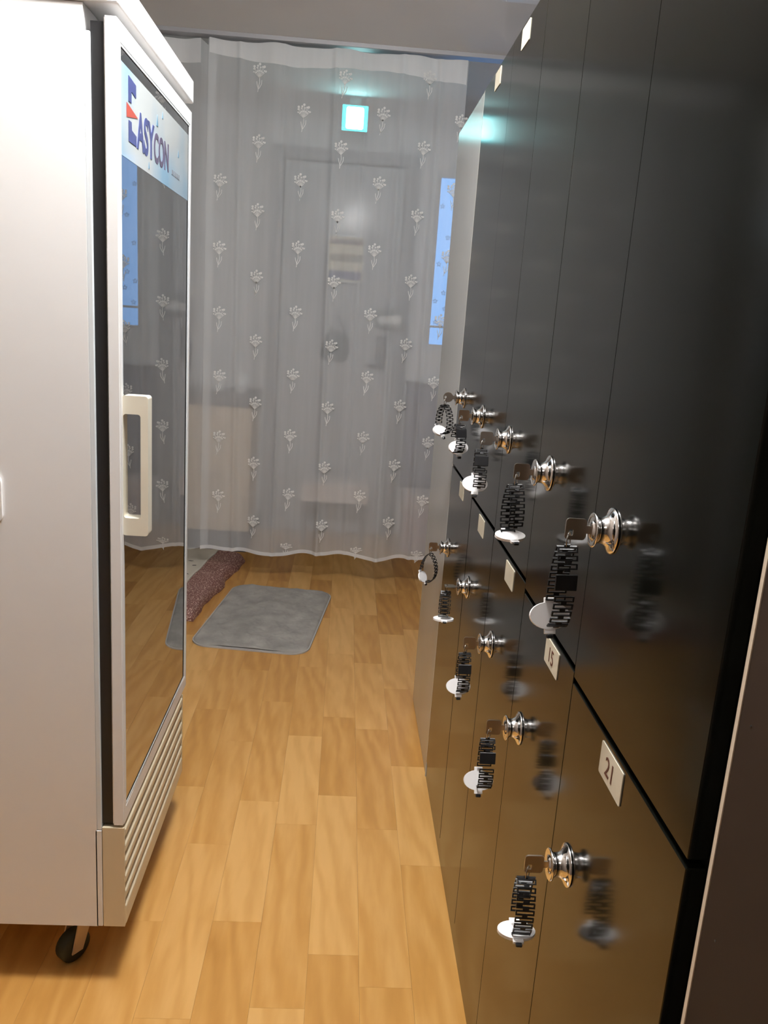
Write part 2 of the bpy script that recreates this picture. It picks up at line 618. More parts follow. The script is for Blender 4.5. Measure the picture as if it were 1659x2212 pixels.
add_box(bm, -1.02, FX_F + 0.003, FY0 - 0.004, FY1 + 0.002, 1.738, FZ1, 0.003)
mesh_obj('canopy', bm, FR_WHITE, fr)
# gasket
bm = bmesh.new()
add_ring_plate(bm, [(FY0 + 0.006, 0.352), (FY1 - 0.006, 0.352), (FY1 - 0.006, 1.715), (FY0 + 0.006, 1.715)],
               [(FY0 + 0.03, 0.385), (FY1 - 0.03, 0.385), (FY1 - 0.03, 1.69), (FY0 + 0.03, 1.69)],
               FX_G - 0.003, FX_D, lambda u, v, w: (w, u, v))
mesh_obj('gasket', bm, FR_GASKET, fr)
# door frame with glass, sign film and handle
GY0, GY1, GZ0, GZ1 = FY0 + 0.016, FY1 - 0.018, 0.385, 1.69
bm = bmesh.new()
add_ring_plate(bm, [(FY0, 0.352), (FY1, 0.352), (FY1, 1.722), (FY0, 1.722)],
               [(GY0, GZ0), (GY1, GZ0), (GY1, GZ1), (GY0, GZ1)], FX_D, FX_F, lambda u, v, w: (w, u, v))
bmesh.ops.bevel(bm, geom=[e for e in bm.edges if e.calc_length() > 0.1], offset=0.002, segments=2, affect='EDGES')
door = mesh_obj('door', bm, FR_WHITE, fr)
box('glass', FX_F - 0.006, FX_F - 0.002, GY0 - 0.004, GY1 + 0.004, GZ0 - 0.004, GZ1 + 0.004, GLASS_FR, door)
# fine chrome line round the glass
bm = bmesh.new()
add_ring_plate(bm, [(GY0, GZ0), (GY1, GZ0), (GY1, GZ1), (GY0, GZ1)],
               [(GY0 + 0.003, GZ0 + 0.004), (GY1 - 0.009, GZ0 + 0.004), (GY1 - 0.009, GZ1 - 0.003), (GY0 + 0.003, GZ1 - 0.003)],
               FX_F - 0.0018, FX_F - 0.0004, lambda u, v, w: (w, u, v))
mesh_obj('glass_bead', bm, FR_TRIM, door)
bm = bmesh.new()
add_ring_plate(bm, [(GY0 + 0.0032, GZ0 + 0.0042), (GY1 - 0.0095, GZ0 + 0.0042), (GY1 - 0.0095, GZ1 - 0.0032), (GY0 + 0.0032, GZ1 - 0.0032)],
               [(GY0 + 0.0036, GZ0 + 0.0062), (GY1 - 0.0155, GZ0 + 0.0062), (GY1 - 0.0155, GZ1 - 0.0036), (GY0 + 0.0036, GZ1 - 0.0036)],
               FX_F - 0.0018, FX_F - 0.0012, lambda u, v, w: (w, u, v))
mesh_obj('glass_seal', bm, FR_GASKET, door)
# printed sign film on the glass top
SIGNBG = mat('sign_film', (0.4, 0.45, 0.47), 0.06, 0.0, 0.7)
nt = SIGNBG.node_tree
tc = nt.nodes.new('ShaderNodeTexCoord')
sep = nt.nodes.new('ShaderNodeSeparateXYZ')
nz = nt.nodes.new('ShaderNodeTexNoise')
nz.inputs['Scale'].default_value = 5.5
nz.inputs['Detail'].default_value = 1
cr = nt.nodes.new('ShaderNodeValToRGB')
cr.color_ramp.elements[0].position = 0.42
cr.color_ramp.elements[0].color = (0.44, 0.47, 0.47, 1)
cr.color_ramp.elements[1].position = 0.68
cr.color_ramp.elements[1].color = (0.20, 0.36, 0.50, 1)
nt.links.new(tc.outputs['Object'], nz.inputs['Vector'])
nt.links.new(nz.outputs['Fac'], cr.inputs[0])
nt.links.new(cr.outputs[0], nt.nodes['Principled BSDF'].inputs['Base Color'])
S_BLUE = mat('sign_blue', (0.045, 0.06, 0.20), 0.1)
S_RED = mat('sign_red', (0.40, 0.06, 0.04), 0.1)
S_PURP = mat('sign_purple', (0.08, 0.06, 0.12), 0.1)
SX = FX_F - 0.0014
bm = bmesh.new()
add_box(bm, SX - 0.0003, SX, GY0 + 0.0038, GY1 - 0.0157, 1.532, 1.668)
sg = lambda u, v, w: (SX + 0.0004 + w, u, v)


def poly(bm, pts, mi):
    add_prism(bm, pts, 0, 0.0004, sg, mi)


E0 = 1.462
poly(bm, [(E0, 1.620), (E0 + 0.018, 1.620), (E0 + 0.018, 1.638), (E0 + 0.048, 1.634), (E0 + 0.048, 1.654), (E0, 1.658)], 1)
poly(bm, [(E0 - 0.012, 1.594), (E0 + 0.060, 1.606), (E0 - 0.012, 1.616)], 2)
poly(bm, [(E0, 1.560), (E0 + 0.050, 1.560), (E0 + 0.050, 1.576), (E0 + 0.020, 1.580), (E0 + 0.018, 1.592), (E0, 1.592)], 1)
wv_ = text_bm(bm, 'ASY', 0.082, lambda u, v, w: sg(E0 + 0.056 + u * 0.86, 1.561 + v, w), 1, 0.0022)
text_bm(bm, 'CON', 0.070, lambda u, v, w: sg(E0 + 0.052 + wv_ * 0.86 + u * 0.80, 1.561 + v, w), 3, 0.0018)
for k in range(5):
    y_ = E0 + 0.335 + k * 0.016
    poly(bm, [(y_, 1.561), (y_ + 0.011, 1.561), (y_ + 0.011, 1.570), (y_, 1.570)], 5)
for y_, z_, r_ in ((E0 + 0.205, 1.634, 0.010), (E0 + 0.25, 1.652, 0.006), (E0 + 0.40, 1.610, 0.007), (E0 + 0.14, 1.546, 0.006)):
    poly(bm, [(y_ - r_ * 0.7, z_ - r_), (y_ + r_ * 0.7, z_ - r_), (y_, z_ + r_)], 6)
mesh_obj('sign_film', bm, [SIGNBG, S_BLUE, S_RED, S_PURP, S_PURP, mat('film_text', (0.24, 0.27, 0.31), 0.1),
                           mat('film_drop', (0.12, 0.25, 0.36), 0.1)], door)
# C-shaped pull handle
bm = bmesh.new()
HX, HZ = FX_F + 0.0205, 1.034
outer = rrect(0.043, 0.242, 0.005, 5, HX, HZ)
inner = rrect(0.029, 0.180, 0.005, 5, HX - 0.0055, HZ)
add_ring_plate(bm, outer, inner, FY0 + 0.012, FY0 + 0.040, lambda u, v, w: (u, w, v))
mesh_obj('handle', bm, CREAM, door)
# kick grille
kick = box('kick_panel', FX_B + 0.001, FX_F - 0.014, FY0 + 0.001, FY1 - 0.04, FZ0 + 0.002, 0.344, KICKC, fr)
bm = bmesh.new()
add_box(bm, FX_B + 0.001, FX_F, FY0, FY0 + 0.006, FZ0, 0.346, 0.001)
mesh_obj('grille_end', bm, KICKC, kick)
bm = bmesh.new()
add_box(bm, FX_B + 0.001, FX_F, FY1 - 0.046, FY1 - 0.04, FZ0, 0.346, 0.001)
mesh_obj('grille_end', bm, KICKC, kick)
for i in range(6):
    z1 = 0.340 - i * 0.0335
    z0 = z1 - 0.0175 if i < 5 else FZ0
    bm = bmesh.new()
    add_box(bm, FX_F - 0.016, FX_F + 0.001, FY0 + 0.006, FY1 - 0.046, z0, z1, 0.0035)
    mesh_obj('slat', bm, KICKC, kick)
# casters
FORK = mat('fork_steel', (0.55, 0.42, 0.30), 0.45, 0.2)
for cx, cy in ((-0.487, 1.458), (-0.487, 1.94), (-0.95, 1.458), (-0.95, 1.94)):
    bm = bmesh.new()
    add_lathe(bm, [(-0.014, 0.001), (-0.014, 0.026), (-0.010, 0.033), (0.010, 0.033), (0.014, 0.026), (0.014, 0.001)],
              (0, 0, 0.034), 'X', 1, 24)
    w = mesh_obj('caster_wheel', bm, CASTER, fr, world_coords=False)
    w.location = Vector((cx, cy, 0)) - fr.location
    w.rotation_euler = (0, 0, R(-38))
    bm = bmesh.new()
    for s_ in (-1, 1):
        xx = s_ * 0.0175
        add_prism(bm, [(-0.014, 0.026), (0.010, 0.026), (0.048, FZ0), (0.012, FZ0)], xx - 0.0016, xx + 0.0016,
                  lambda u, v, ww: (ww, u, v))
    add_box(bm, -0.022, 0.022, 0.0, 0.055, FZ0 - 0.004, FZ0)
    mesh_obj('caster_fork', bm, FORK, w, world_coords=False)
# white plate stuck on the side
bm = bmesh.new()
add_prism(bm, rrect(0.09, 0.085, 0.014, 6, -0.609, 0.970), FY0 - 0.006, FY0, lambda u, v, w: (u, w, v))
mesh_obj('side_plate', bm, WHITEP, fr)

fr.rotation_euler = (0, -0.003, 0)      # the fridge leans back a touch
# ================================================================== lockers
LX = 0.30
EDG = [0.582, 0.934, 1.232, 1.525, 1.825, 2.196]
ZG = [0.895, 0.909, 0.924, 0.930, 0.938]
LTOP, LPL = 1.866, 0.051
lk = thing('locker_bank', (0.56, 1.39, 0.0), 'black gloss locker bank with two tiers of numbered doors and keys', 'locker')
bm = bmesh.new()
add_box(bm, LX + 0.021, 0.84, 0.552, 2.198, 0.0, LTOP - 0.001, 0.001)
mesh_obj('cabinet_body', bm, LBODY, lk)
box('plinth', LX + 0.002, LX + 0.020, 0.56, 2.196, 0.0, LPL - 0.002, GLOSS, lk)

lock_mesh = None
LOCK_U = [(0.867, 1.102), (1.163, 1.110), (1.478, 1.112), (1.784, 1.117), (2.085, 1.127)]
LOCK_L = [(0.867, 0.684), (1.168, 0.705), (1.448, 0.729), (1.768, 0.734), (2.135, 0.722)]
NUM = {0: '21', 1: '15'}
bm = bmesh.new()
add_lathe(bm, [(0.0, 0.0250), (0.0012, 0.0258), (0.0026, 0.0250), (0.0042, 0.0212), (0.0062, 0.0178), (0.0088, 0.0156), (0.0120, 0.0144),
               (0.0160, 0.0142), (0.0184, 0.0154), (0.0198, 0.0178), (0.0208, 0.0192), (0.0222, 0.0192), (0.0230, 0.0180), (0.0226, 0.0150),
               (0.0216, 0.0118), (0.0232, 0.0105), (0.0250, 0.0085), (0.0250, 0.0005)],
          (0, 0, 0), 'X', -1, 32)
bmesh.ops.recalc_face_normals(bm, faces=bm.faces)
lock_me = bpy.data.meshes.new('lock')
bm.to_mesh(lock_me)
bm.free()
lock_me.materials.append(CHROME)

for i in range(5):
    for tier in (0, 1):
        gp = 0.0006 if tier else (0.0003, 0.0003, 0.0008, 0.0014, 0.0014)[i]
        ya, yb = EDG[i] + (0.0 if i == 0 else gp), EDG[i + 1] - gp
        z0, z1 = (LPL, ZG[i] - 0.004) if tier == 0 else (ZG[i] + 0.004, LTOP)
        yc, zc = (ya + yb) / 2, (z0 + z1) / 2
        bm = bmesh.new()
        add_box(bm, 0.0, 0.018, ya - yc, yb - yc, z0 - zc, z1 - zc, 0.0008, seg=1)
        d = mesh_obj('locker_door', bm, GLOSS, lk, world_coords=False)
        d.location = Vector((LX, yc, zc)) - lk.location
        d.rotation_euler = (0, 0, R([0.0, 0.12, -0.1, 0.12, 0.0][i] * (1 if tier else -0.7)))
        ly, lz = (LOCK_L, LOCK_U)[tier][i]
        lo = bpy.data.objects.new('lock', lock_me)
        lo.location = (0.0, ly - yc, lz - zc)
        link(lo, d)
        # number label
        bm = bmesh.new()
        lyc = (0.770, 1.037, 1.351, 1.669, 1.985)[i] if tier == 0 else (0.77, 1.06, 1.37, 1.70, 2.0)[i]
        lzc = z1 - 0.006 - 0.0185
        xf = lambda u, v, w: (-0.0012 + w, lyc - yc - u, lzc - zc + v)
        add_prism(bm, rrect(0.070, 0.037, 0.002, 2), 0.0, 0.0011, xf, 0)
        if tier == 0 and i in NUM:
            text_bm(bm, NUM[i], 0.030, lambda u, v, w: (-0.0014 + w, lyc - yc - (u - 0.017), lzc - zc + v - 0.0105), 1, 0.0)
        mesh_obj('number_label', bm, [LABEL, INK_RED], d, world_coords=False)

# light grey tall cabinet beyond the lockers
gc = thing('tall_cabinet', (0.56, 2.45, 0.0), 'light grey tall cabinet between the black lockers and the curtain', 'cabinet')
box('cabinet_body', LX + 0.019, 0.84, 2.204, 2.695, 0.0, 1.862, GREYB, gc)
bm = bmesh.new()
add_box(bm, LX + 0.001, LX + 0.018, 2.205, 2.697, 0.004, LTOP, 0.001, seg=1)
mesh_obj('door', bm, GREYB, gc)
box('edge_strip', LX + 0.0003, LX + 0.016, 2.199, 2.2045, 0.0, LTOP, mat('white_edging', (0.45, 0.43, 0.40), 0.5), gc)

# brown cabinet next to the lockers, nearer than the first column
bc = thing('brown_cabinet', (0.56, 0.1, 0.0), 'brown board cabinet with a pale edge beside the lockers', 'cabinet')
box('cabinet_body', LX + 0.02, 0.84, -0.42, 0.546, 0.0, 1.90, BROWNB, bc)
bm = bmesh.new()
add_box(bm, LX, LX + 0.019, -0.42, 0.5415, 0.02, 1.90, 0.0005, seg=1)
bd = mesh_obj('side_board', bm, BROWNB, bc)
box('edge_band', LX - 0.0006, LX + 0.019, 0.5418, 0.5465, 0.02, 1.90, EDGE, bd)
for hy, hz in ((0.525, 1.049), (0.520, 0.875)):
    bm = bmesh.new()
    add_lathe(bm, [(0.0, 0.0010), (0.0004, 0.0010)], (LX, hy, hz), 'X', -1, 10)
    mesh_obj('peg_hole', bm, BLACKP, bd)

# ================================================================== keys on wristbands
# one link: slotted plate with a narrow bridge
bm = bmesh.new()
LW, LH, LT = 0.0230, 0.0064, 0.0010
add_ring_plate(bm, [(-LW / 2, -LH / 2), (LW / 2, -LH / 2), (LW / 2, LH / 2), (-LW / 2, LH / 2)],
               [(-LW / 2 + 0.0017, -LH / 2 + 0.0014), (LW / 2 - 0.0017, -LH / 2 + 0.0014), (LW / 2 - 0.0017, LH / 2 - 0.0014), (-LW / 2 + 0.0017, LH / 2 - 0.0014)],
               -LT, LT, lambda u, v, w: (u, v, w))
add_box(bm, -0.0032, 0.0032, LH / 2, LH / 2 + 0.0027, -LT, LT)
bmesh.ops.recalc_face_normals(bm, faces=bm.faces)
link_me = bpy.data.meshes.new('link')
bm.to_mesh(link_me)
bm.free()
link_me.materials.append(BLACKP)
# solid number plate in the band
bm = bmesh.new()
add_box(bm, -0.0125, 0.0125, -0.009, 0.009, -0.0014, 0.0014, 0.0006, seg=1)
bmesh.ops.recalc_face_normals(bm, faces=bm.faces)
plate_me = bpy.data.meshes.new('plate')
bm.to_mesh(plate_me)
bm.free()
plate_me.materials.append(BLACKP)
# white oval tag with tabs
bm = bmesh.new()
oval = [(0.0235 * math.cos(2 * math.pi * k / 28), 0.0155 * math.sin(2 * math.pi * k / 28)) for k in range(28)]
add_prism(bm, oval, -0.002, 0.002, lambda u, v, w: (u, v, w))
add_box(bm, -0.0065, 0.0065, 0.013, 0.0205, -0.0018, 0.0018, 0.0005, seg=1)
add_box(bm, -0.0065, 0.0065, -0.0205, -0.013, -0.0018, 0.0018, 0.0005, seg=1)
bmesh.ops.recalc_face_normals(bm, faces=bm.faces)
tag_me = bpy.data.meshes.new('tag')
bm.to_mesh(tag_me)
bm.free()
tag_me.materials.append(WHITEP)
bm = bmesh.new()
add_box(bm, -0.004, 0.004, -0.0255, -0.0205, -0.0022, 0.0022, 0.001, seg=1)
bmesh.ops.recalc_face_normals(bm, faces=bm.faces)
plug_me = bpy.data.meshes.new('plug')
bm.to_mesh(plug_me)
bm.free()
plug_me.materials.append(BLACKP)


def key_mesh(square=True):
    bm = bmesh.new()
    # key lies in the local X-Z plane, shaft towards +X, bow towards -X
    xf = lambda u, v, w: (u, w, v)
    if square:
        out = rrect(0.023, 0.024, 0.004, 4, -0.0155, 0.0)
        inn = [(-0.0205 + 0.0032 * math.cos(a), -0.005 + 0.0042 * math.sin(a)) for a in
               [R(90 * (k // 5) + 90 * (k % 5 + (k // 5) * 0) / 4 * 0.999) for k in range(20)]]
        inn = [(-0.0205 + 0.0030 * math.cos(math.atan2(v, u + 0.0155)), -0.004 + 0.0042 * math.sin(math.atan2(v, u + 0.0155))) for u, v in out]
    else:
        out = [(-0.0155 + 0.0125 * math.cos(2 * math.pi * k / 20), 0.0125 * math.sin(2 * math.pi * k / 20)) for k in range(20)]
        inn = [(-0.0225 + 0.0030 * math.cos(2 * math.pi * k / 20), 0.0032 * math.sin(2 * math.pi * k / 20)) for k in range(20)]
    add_ring_plate(bm, out, inn, -0.0011, 0.0011, xf)
    add_box(bm, -0.0045, 0.006, -0.0011, 0.0011, -0.0045, 0.0045)
    bmesh.ops.recalc_face_normals(bm, faces=bm.faces)
    me = bpy.data.meshes.new('key')
    bm.to_mesh(me)
    bm.free()
    me.materials.append(KEYM)
    return me


KEY_SQ, KEY_RD = key_mesh(True), key_mesh(False)


def wristband(lock, label, theta=0.0, L=0.084, a=0.011, tag_s=0.60, tag_off=-0.006, swing=0.0, key_rot=0.0, plate_s=0.2,
              rnd_key=False, tag_tilt=0.0, hang=None):
    ly, lz = lock
    t = thing('locker_key_band', (LX - 0.025, ly, lz), label, 'key band', 'keys left in the locker doors')
    k = bpy.data.objects.new('key', KEY_RD if rnd_key else KEY_SQ)
    k.rotation_euler = (R(key_rot), 0, 0)
    link(k, t)
    kr = R(key_rot)
    # hole of the key in local coordinates
    hole = Vector((-0.0215, 0.005 * math.sin(kr), -0.006 * math.cos(kr)))
    top = hole + Vector((-0.001, 0, -0.014))
    # split ring
    bm = bmesh.new()
    c = (hole + top) / 2
    add_tube(bm, [c + Vector((0.003 * math.cos(x), 0.004 * math.cos(x), 0.0088 * math.sin(x))) for x in
                  [2 * math.pi * q / 18 for q in range(18)]], 0.0008, 6, True)
    mesh_obj('ring', bm, STEEL, t, world_coords=False)
    # band loop
    rot = Matrix.Rotation(theta, 4, 'Z')
    sw = Matrix.Rotation(swing, 4, 'X')
    base = Matrix.Translation(top) @ rot @ sw

    def path(s):
        x = 2 * math.pi * s
        # loop in the local (Y, Z) plane, strap width along local X
        return Vector((0, -a * math.sin(x) * (0.55 + 0.45 * math.sin(math.pi * s)), -L * (1 - math.cos(x)) / 2))

    def frame(s):
        p = path(s)
        tg = (path(s + 0.004) - path(s - 0.004)).normalized()
        wx = Vector((1, 0, 0))
        nn = wx.cross(tg)
        m = Matrix((wx, tg, nn)).transposed().to_4x4()
        m.translation = p
        return base @ m
    # arc-length samples
    N = 400
    acc = [0.0]
    for q in range(N):
        acc.append(acc[-1] + (path((q + 1) / N) - path(q / N)).length)
    tot = acc[-1]
    n = int(tot / 0.0089)
    for q in range(n):
        target = (q + 0.5) * tot / n
        j = next(jj for jj, v in enumerate(acc) if v >= target)
        s = j / N
        if plate_s is not None and abs(s - plate_s) < 0.045:
            continue
        if (path(s) - path(tag_s)).length < 0.0205 and (s > 0.5) == (tag_s > 0.5) or (abs(tag_s - 0.5) < 0.05 and abs(s - tag_s) < 0.045):
            continue
        o = bpy.data.objects.new('link', link_me)
        o.matrix_basis = frame(s)
        link(o, t)
    if plate_s is not None:
        o = bpy.data.objects.new('number_plate', plate_me)
        o.matrix_basis = frame(plate_s)
        link(o, t)
    o = bpy.data.objects.new('oval_tag', tag_me)
    m = frame(tag_s) @ Matrix.Translation((tag_off, 0, 0.0)) @ Matrix.Rotation(tag_tilt, 4, 'X')
    o.matrix_basis = m
    link(o, t)
    o['label'] = 'white oval tag'
    g = bpy.data.objects.new('plug', plug_me)
    link(g, o)
    return t


# path(s): s in (0, .5) is the strand nearer the camera, s in (.5, 1) the strand behind
wristband(LOCK_U[0], 'black link wristband with white oval tag on upper door of end column by brown cabinet',
          0.10, 0.094, 0.014, 0.595, -0.006, 0.05, 0, 0.22)
wristband(LOCK_U[1], 'black link wristband on upper door above label fifteen, oval tag lying flat',
          0.25, 0.076, 0.017, 0.50, 0.0, 0.0, 4, None, tag_tilt=0.25)
wristband(LOCK_U[2], 'black link wristband on the middle upper locker door, oval tag behind the links',
          0.0, 0.072, 0.012, 0.60, -0.006, -0.05, -3, 0.18)
wristband(LOCK_U[3], 'black link wristband on the upper locker door second from the grey cabinet',
          0.35, 0.062, 0.016, 0.62, 0.008, 0.05, 6, 0.18)
wristband(LOCK_U[4], 'black link wristband on the upper locker door beside the grey cabinet',
          0.70, 0.072, 0.022, 0.60, -0.002, -0.08, 0, None, True)
wristband(LOCK_L[0], 'black link wristband on the lower door labelled twenty-one beside the brown cabinet',
          -0.05, 0.078, 0.017, 0.515, -0.004, 0.02, 3, None, tag_tilt=-0.2)
wristband(LOCK_L[1], 'black link wristband on the lower door labelled fifteen, oval tag behind links',
          0.0, 0.080, 0.013, 0.595, -0.008, -0.08, 0, 0.20)
wristband(LOCK_L[2], 'black link wristband on the middle lower locker door',
          0.05, 0.076, 0.013, 0.595, -0.006, -0.05, 0, 0.21)
wristband(LOCK_L[3], 'black link wristband on the lower locker door second from the grey cabinet, key turned flat',
          0.0, 0.066, 0.016, 0.50, 0.0, 0.0, 88, None)
wristband(LOCK_L[4], 'black link wristband hanging open on the lower locker door beside the grey cabinet',
          1.12, 0.078, 0.024, 0.62, 0.0, 0.0, 0, None)

# ================================================================== sheer curtain on its ceiling rail
YC = 3.90
HEM_Z = 0.158


def fold(x, z):
    t = 1.0 - 0.25 * (z / 2.4)
    y = 0.011 * math.sin(x * 23.0 + 0.5 + 0.15 * z) + 0.008 * math.sin(x * 41.0 + 1.7 - 0.3 * z)
    for c, s, amp in ((-0.115, 0.012, 0.016), (0.175, 0.014, 0.014), (0.335, 0.012, 0.014), (-0.52, 0.012, 0.014),
                      (-0.33, 0.01, 0.007), (0.02, 0.01, 0.006)):
        cc = c + 0.02 * (1 - z / 2.3)
        y -= amp * math.exp(-((x - cc) / s) ** 2)
    return y * t


def hem_z(x):
    return HEM_Z + 0.010 * math.sin(x * 12.0 + 2.2) + 0.005 * math.sin(x * 27.0) + 0.01 * (x + 0.2)


def top_z(x):
    return 2.404 - 0.006 * (0.5 + 0.5 * math.sin(x * 21.0))


def cloth(name, x0, x1, z_lo, z_hi, nx, nz_, m, parent, dy=0.0):
    bm = bmesh.new()
    rows = []
    for j in range(nz_ + 1):
        row = []
        for i in range(nx + 1):
            x = x0 + (x1 - x0) * i / nx
            za, zb = z_lo(x), z_hi(x)
            z = za + (zb - za) * j / nz_
            row.append(bm.verts.new((x, YC + fold(x, z) + dy, z)))
        rows.append(row)
    for j in range(nz_):
        for i in range(nx):
            f = bm.faces.new((rows[j][i], rows[j][i + 1], rows[j + 1][i + 1], rows[j + 1][i]))
            f.smooth = True
    return mesh_obj(name, bm, m, parent)


cur = thing('sheer_curtain', (-0.1, YC, HEM_Z), 'wide sheer white curtain with embroidered flower sprigs', 'curtain')
CX0, CX1 = -0.655, 0.452
cloth('voile', CX0, CX1, hem_z, top_z, 220, 60, SHEER, cur)
cloth('header', CX0 + 0.004, CX1 - 0.004, lambda x: 2.325 + 0.010 * math.sin(x * 8 + 1) - 0.02 * x, lambda x: top_z(x) + 0.002, 160, 4, SHEER2, cur, -0.004)
cloth('hem', CX0, CX1, lambda x: hem_z(x) - 0.001, lambda x: hem_z(x) + 0.017, 200, 2, SHEER2, cur, -0.003)
# flower sprig (about 55 x 100 mm) shared by all motifs
bm = bmesh.new()
fx_ = lambda u, v, w: (u, w, v)
for k in range(11):
    a = R(-62 + k * 12.4 + (k % 2) * 3)
    r = 0.036 + 0.006 * ((k * 7) % 3)
    cx, cz = 0.004 + math.sin(a) * r * 0.75, 0.010 + math.cos(a) * r
    pr = 0.0034 + 0.0010 * (k % 3)
    add_prism(bm, [(cx + pr * math.cos(2 * math.pi * q / 7), cz + pr * math.sin(2 * math.pi * q / 7)) for q in range(7)],
              -0.0006, 0.0006, fx_)
    d = Vector((cx, cz)) - Vector((0.004, 0.004))
    nrm = Vector((-d.y, d.x)).normalized() * 0.0008
    add_prism(bm, [(0.004 + nrm.x, 0.004 + nrm.y), (cx + nrm.x, cz + nrm.y), (cx - nrm.x, cz - nrm.y), (0.004 - nrm.x, 0.004 - nrm.y)],
              -0.0005, 0.0005, fx_)
for k in range(5):
    a = R(-50 + k * 25)
    cx, cz = 0.004 + math.sin(a) * 0.020, 0.012 + math.cos(a) * 0.020
    add_prism(bm, [(cx + 0.0036 * math.cos(2 * math.pi * q / 7), cz + 0.0036 * math.sin(2 * math.pi * q / 7)) for q in range(7)],
              -0.0006, 0.0006, fx_)
for pts in ([(0.004, 0.008), (0.006, -0.012), (0.001, -0.032), (-0.002, -0.052)],
            [(0.015, -0.004), (0.014, -0.020), (0.006, -0.034), (0.001, -0.040)],
            [(-0.007, -0.010), (-0.005, -0.022), (-0.001, -0.036), (-0.001, -0.042)]):
    for p, q in zip(pts, pts[1:]):
        d = (Vector(q) - Vector(p)).normalized()
        n_ = Vector((-d.y, d.x)) * 0.0014
        add_prism(bm, [(p[0] + n_.x, p[1] + n_.y), (q[0] + n_.x, q[1] + n_.y), (q[0] - n_.x, q[1] - n_.y), (p[0] - n_.x, p[1] - n_.y)],
                  -0.0005, 0.0005, fx_)
bmesh.ops.recalc_face_normals(bm, faces=bm.faces)
flower_me = bpy.data.meshes.new('flower_sprig')
bm.to_mesh(flower_me)
bm.free()
flower_me.materials.append(THREAD)
FCOL = [(-0.592, 1.810, 6), (-0.424, 2.262, 8), (-0.249, 2.118, 8), (-0.079, 2.262, 8), (0.093, 2.130, 8), (0.262, 2.290, 8), (0.412, 2.125, 8)]
for ci, (fx0, fz0, cnt) in enumerate(FCOL):
    for r in range(cnt):
        z = fz0 - 0.2825 * r
        x = fx0 + (-0.02 if ci < 2 else 0.0) * (z - 1.2) * 0.9 + (0.022 if ci > 4 else 0.0) * (z - 1.2)
        if z < HEM_Z + 0.02:
            z = HEM_Z + 0.02
        o = bpy.data.objects.new('flower_sprig', flower_me)
        sl = (fold(x + 0.02, z) - fold(x - 0.02, z)) / 0.04
        ymin = min(fold(x + d_, z + e_) for d_ in (-0.02, 0, 0.02) for e_ in (-0.03, 0.03))
        o.location = Vector((x, YC + ymin - 0.004, z)) - cur.location
        o.rotation_euler = (0, R(rnd.uniform(-4, 4)), math.atan(sl) * 0.5)
        if z < 0.2:
            o.scale = (1, 1, 0.55)
        link(o, cur)
# narrow second panel left of the gap
cur2 = thing('sheer_curtain', (-0.85, YC, HEM_Z), 'narrow plain sheer curtain panel beside the flower curtain, behind the fridge', 'curtain')
cloth('voile', -1.08, -0.625, hem_z, lambda x: top_z(x) - (0.05 * max(0, (x + 0.69) / 0.065)), 70, 30, SHEER, cur2, 0.022)
cloth('header', -1.076, -0.69, lambda x: 2.31, lambda x: top_z(x) + 0.002, 60, 3, SHEER2, cur2, 0.018)
# ceiling rail
rail = thing('curtain_rail', (0.0, YC, CEIL_Z - 0.02), 'thin grey curtain rail running along the ceiling', 'rail')
RAILM = mat('rail_alu', (0.42, 0.42, 0.44), 0.4, 0.4)
bm = bmesh.new()
add_prism(bm, [(YC - 0.058, CEIL_Z), (YC - 0.058, CEIL_Z - 0.016), (YC - 0.050, CEIL_Z - 0.016), (YC - 0.050, CEIL_Z - 0.009),
               (YC + 0.03, CEIL_Z - 0.009), (YC + 0.03, CEIL_Z)], XW0 + 0.002, XW1 - 0.002, lambda u, v, w: (w, u, v))
mesh_obj('track', bm, RAILM, rail)

# ================================================================== lit exit sign behind the curtain
ex = thing('exit_sign', (-0.03, 4.72, CEIL_Z), 'small square glowing cyan white exit sign under the ceiling', 'sign')
SXC, SZ0, SZ1, SY = -0.028, 2.247, 2.378, 4.72
bm = bmesh.new()
add_box(bm, SXC - 0.07, SXC + 0.07, SY, SY + 0.035, SZ0, SZ1, 0.003)
mesh_obj('housing', bm, mat('sign_case', (0.5, 0.55, 0.55), 0.5), ex)
box('bracket', SXC - 0.03, SXC + 0.03, SY + 0.012, SY + 0.024, SZ1, CEIL_Z, mat('sign_case2', (0.4, 0.42, 0.42), 0.5), ex)
bm = bmesh.new()
add_box(bm, SXC - 0.066, SXC + 0.066, SY - 0.003, SY, SZ0 + 0.004, SZ1 - 0.004, 0.001, seg=1)
fp = mesh_obj('light_panel', bm, mat('sign_cyan', (0.3, 0.8, 0.8), 0.5, emit=(0.01, 0.62, 0.70), strength=SIGN_STRENGTH), ex)
bm = bmesh.new()
add_prism(bm, rrect(0.092, 0.108, 0.012, 4, SXC, (SZ0 + SZ1) / 2), SY - 0.0036, SY - 0.003, lambda u, v, w: (u, w, v))
mesh_obj('bright_face', bm, mat('sign_white', (0.9, 0.9, 0.9), 0.5, emit=(0.55, 1.0, 0.98), strength=SIGN_STRENGTH * 1.7), fp)

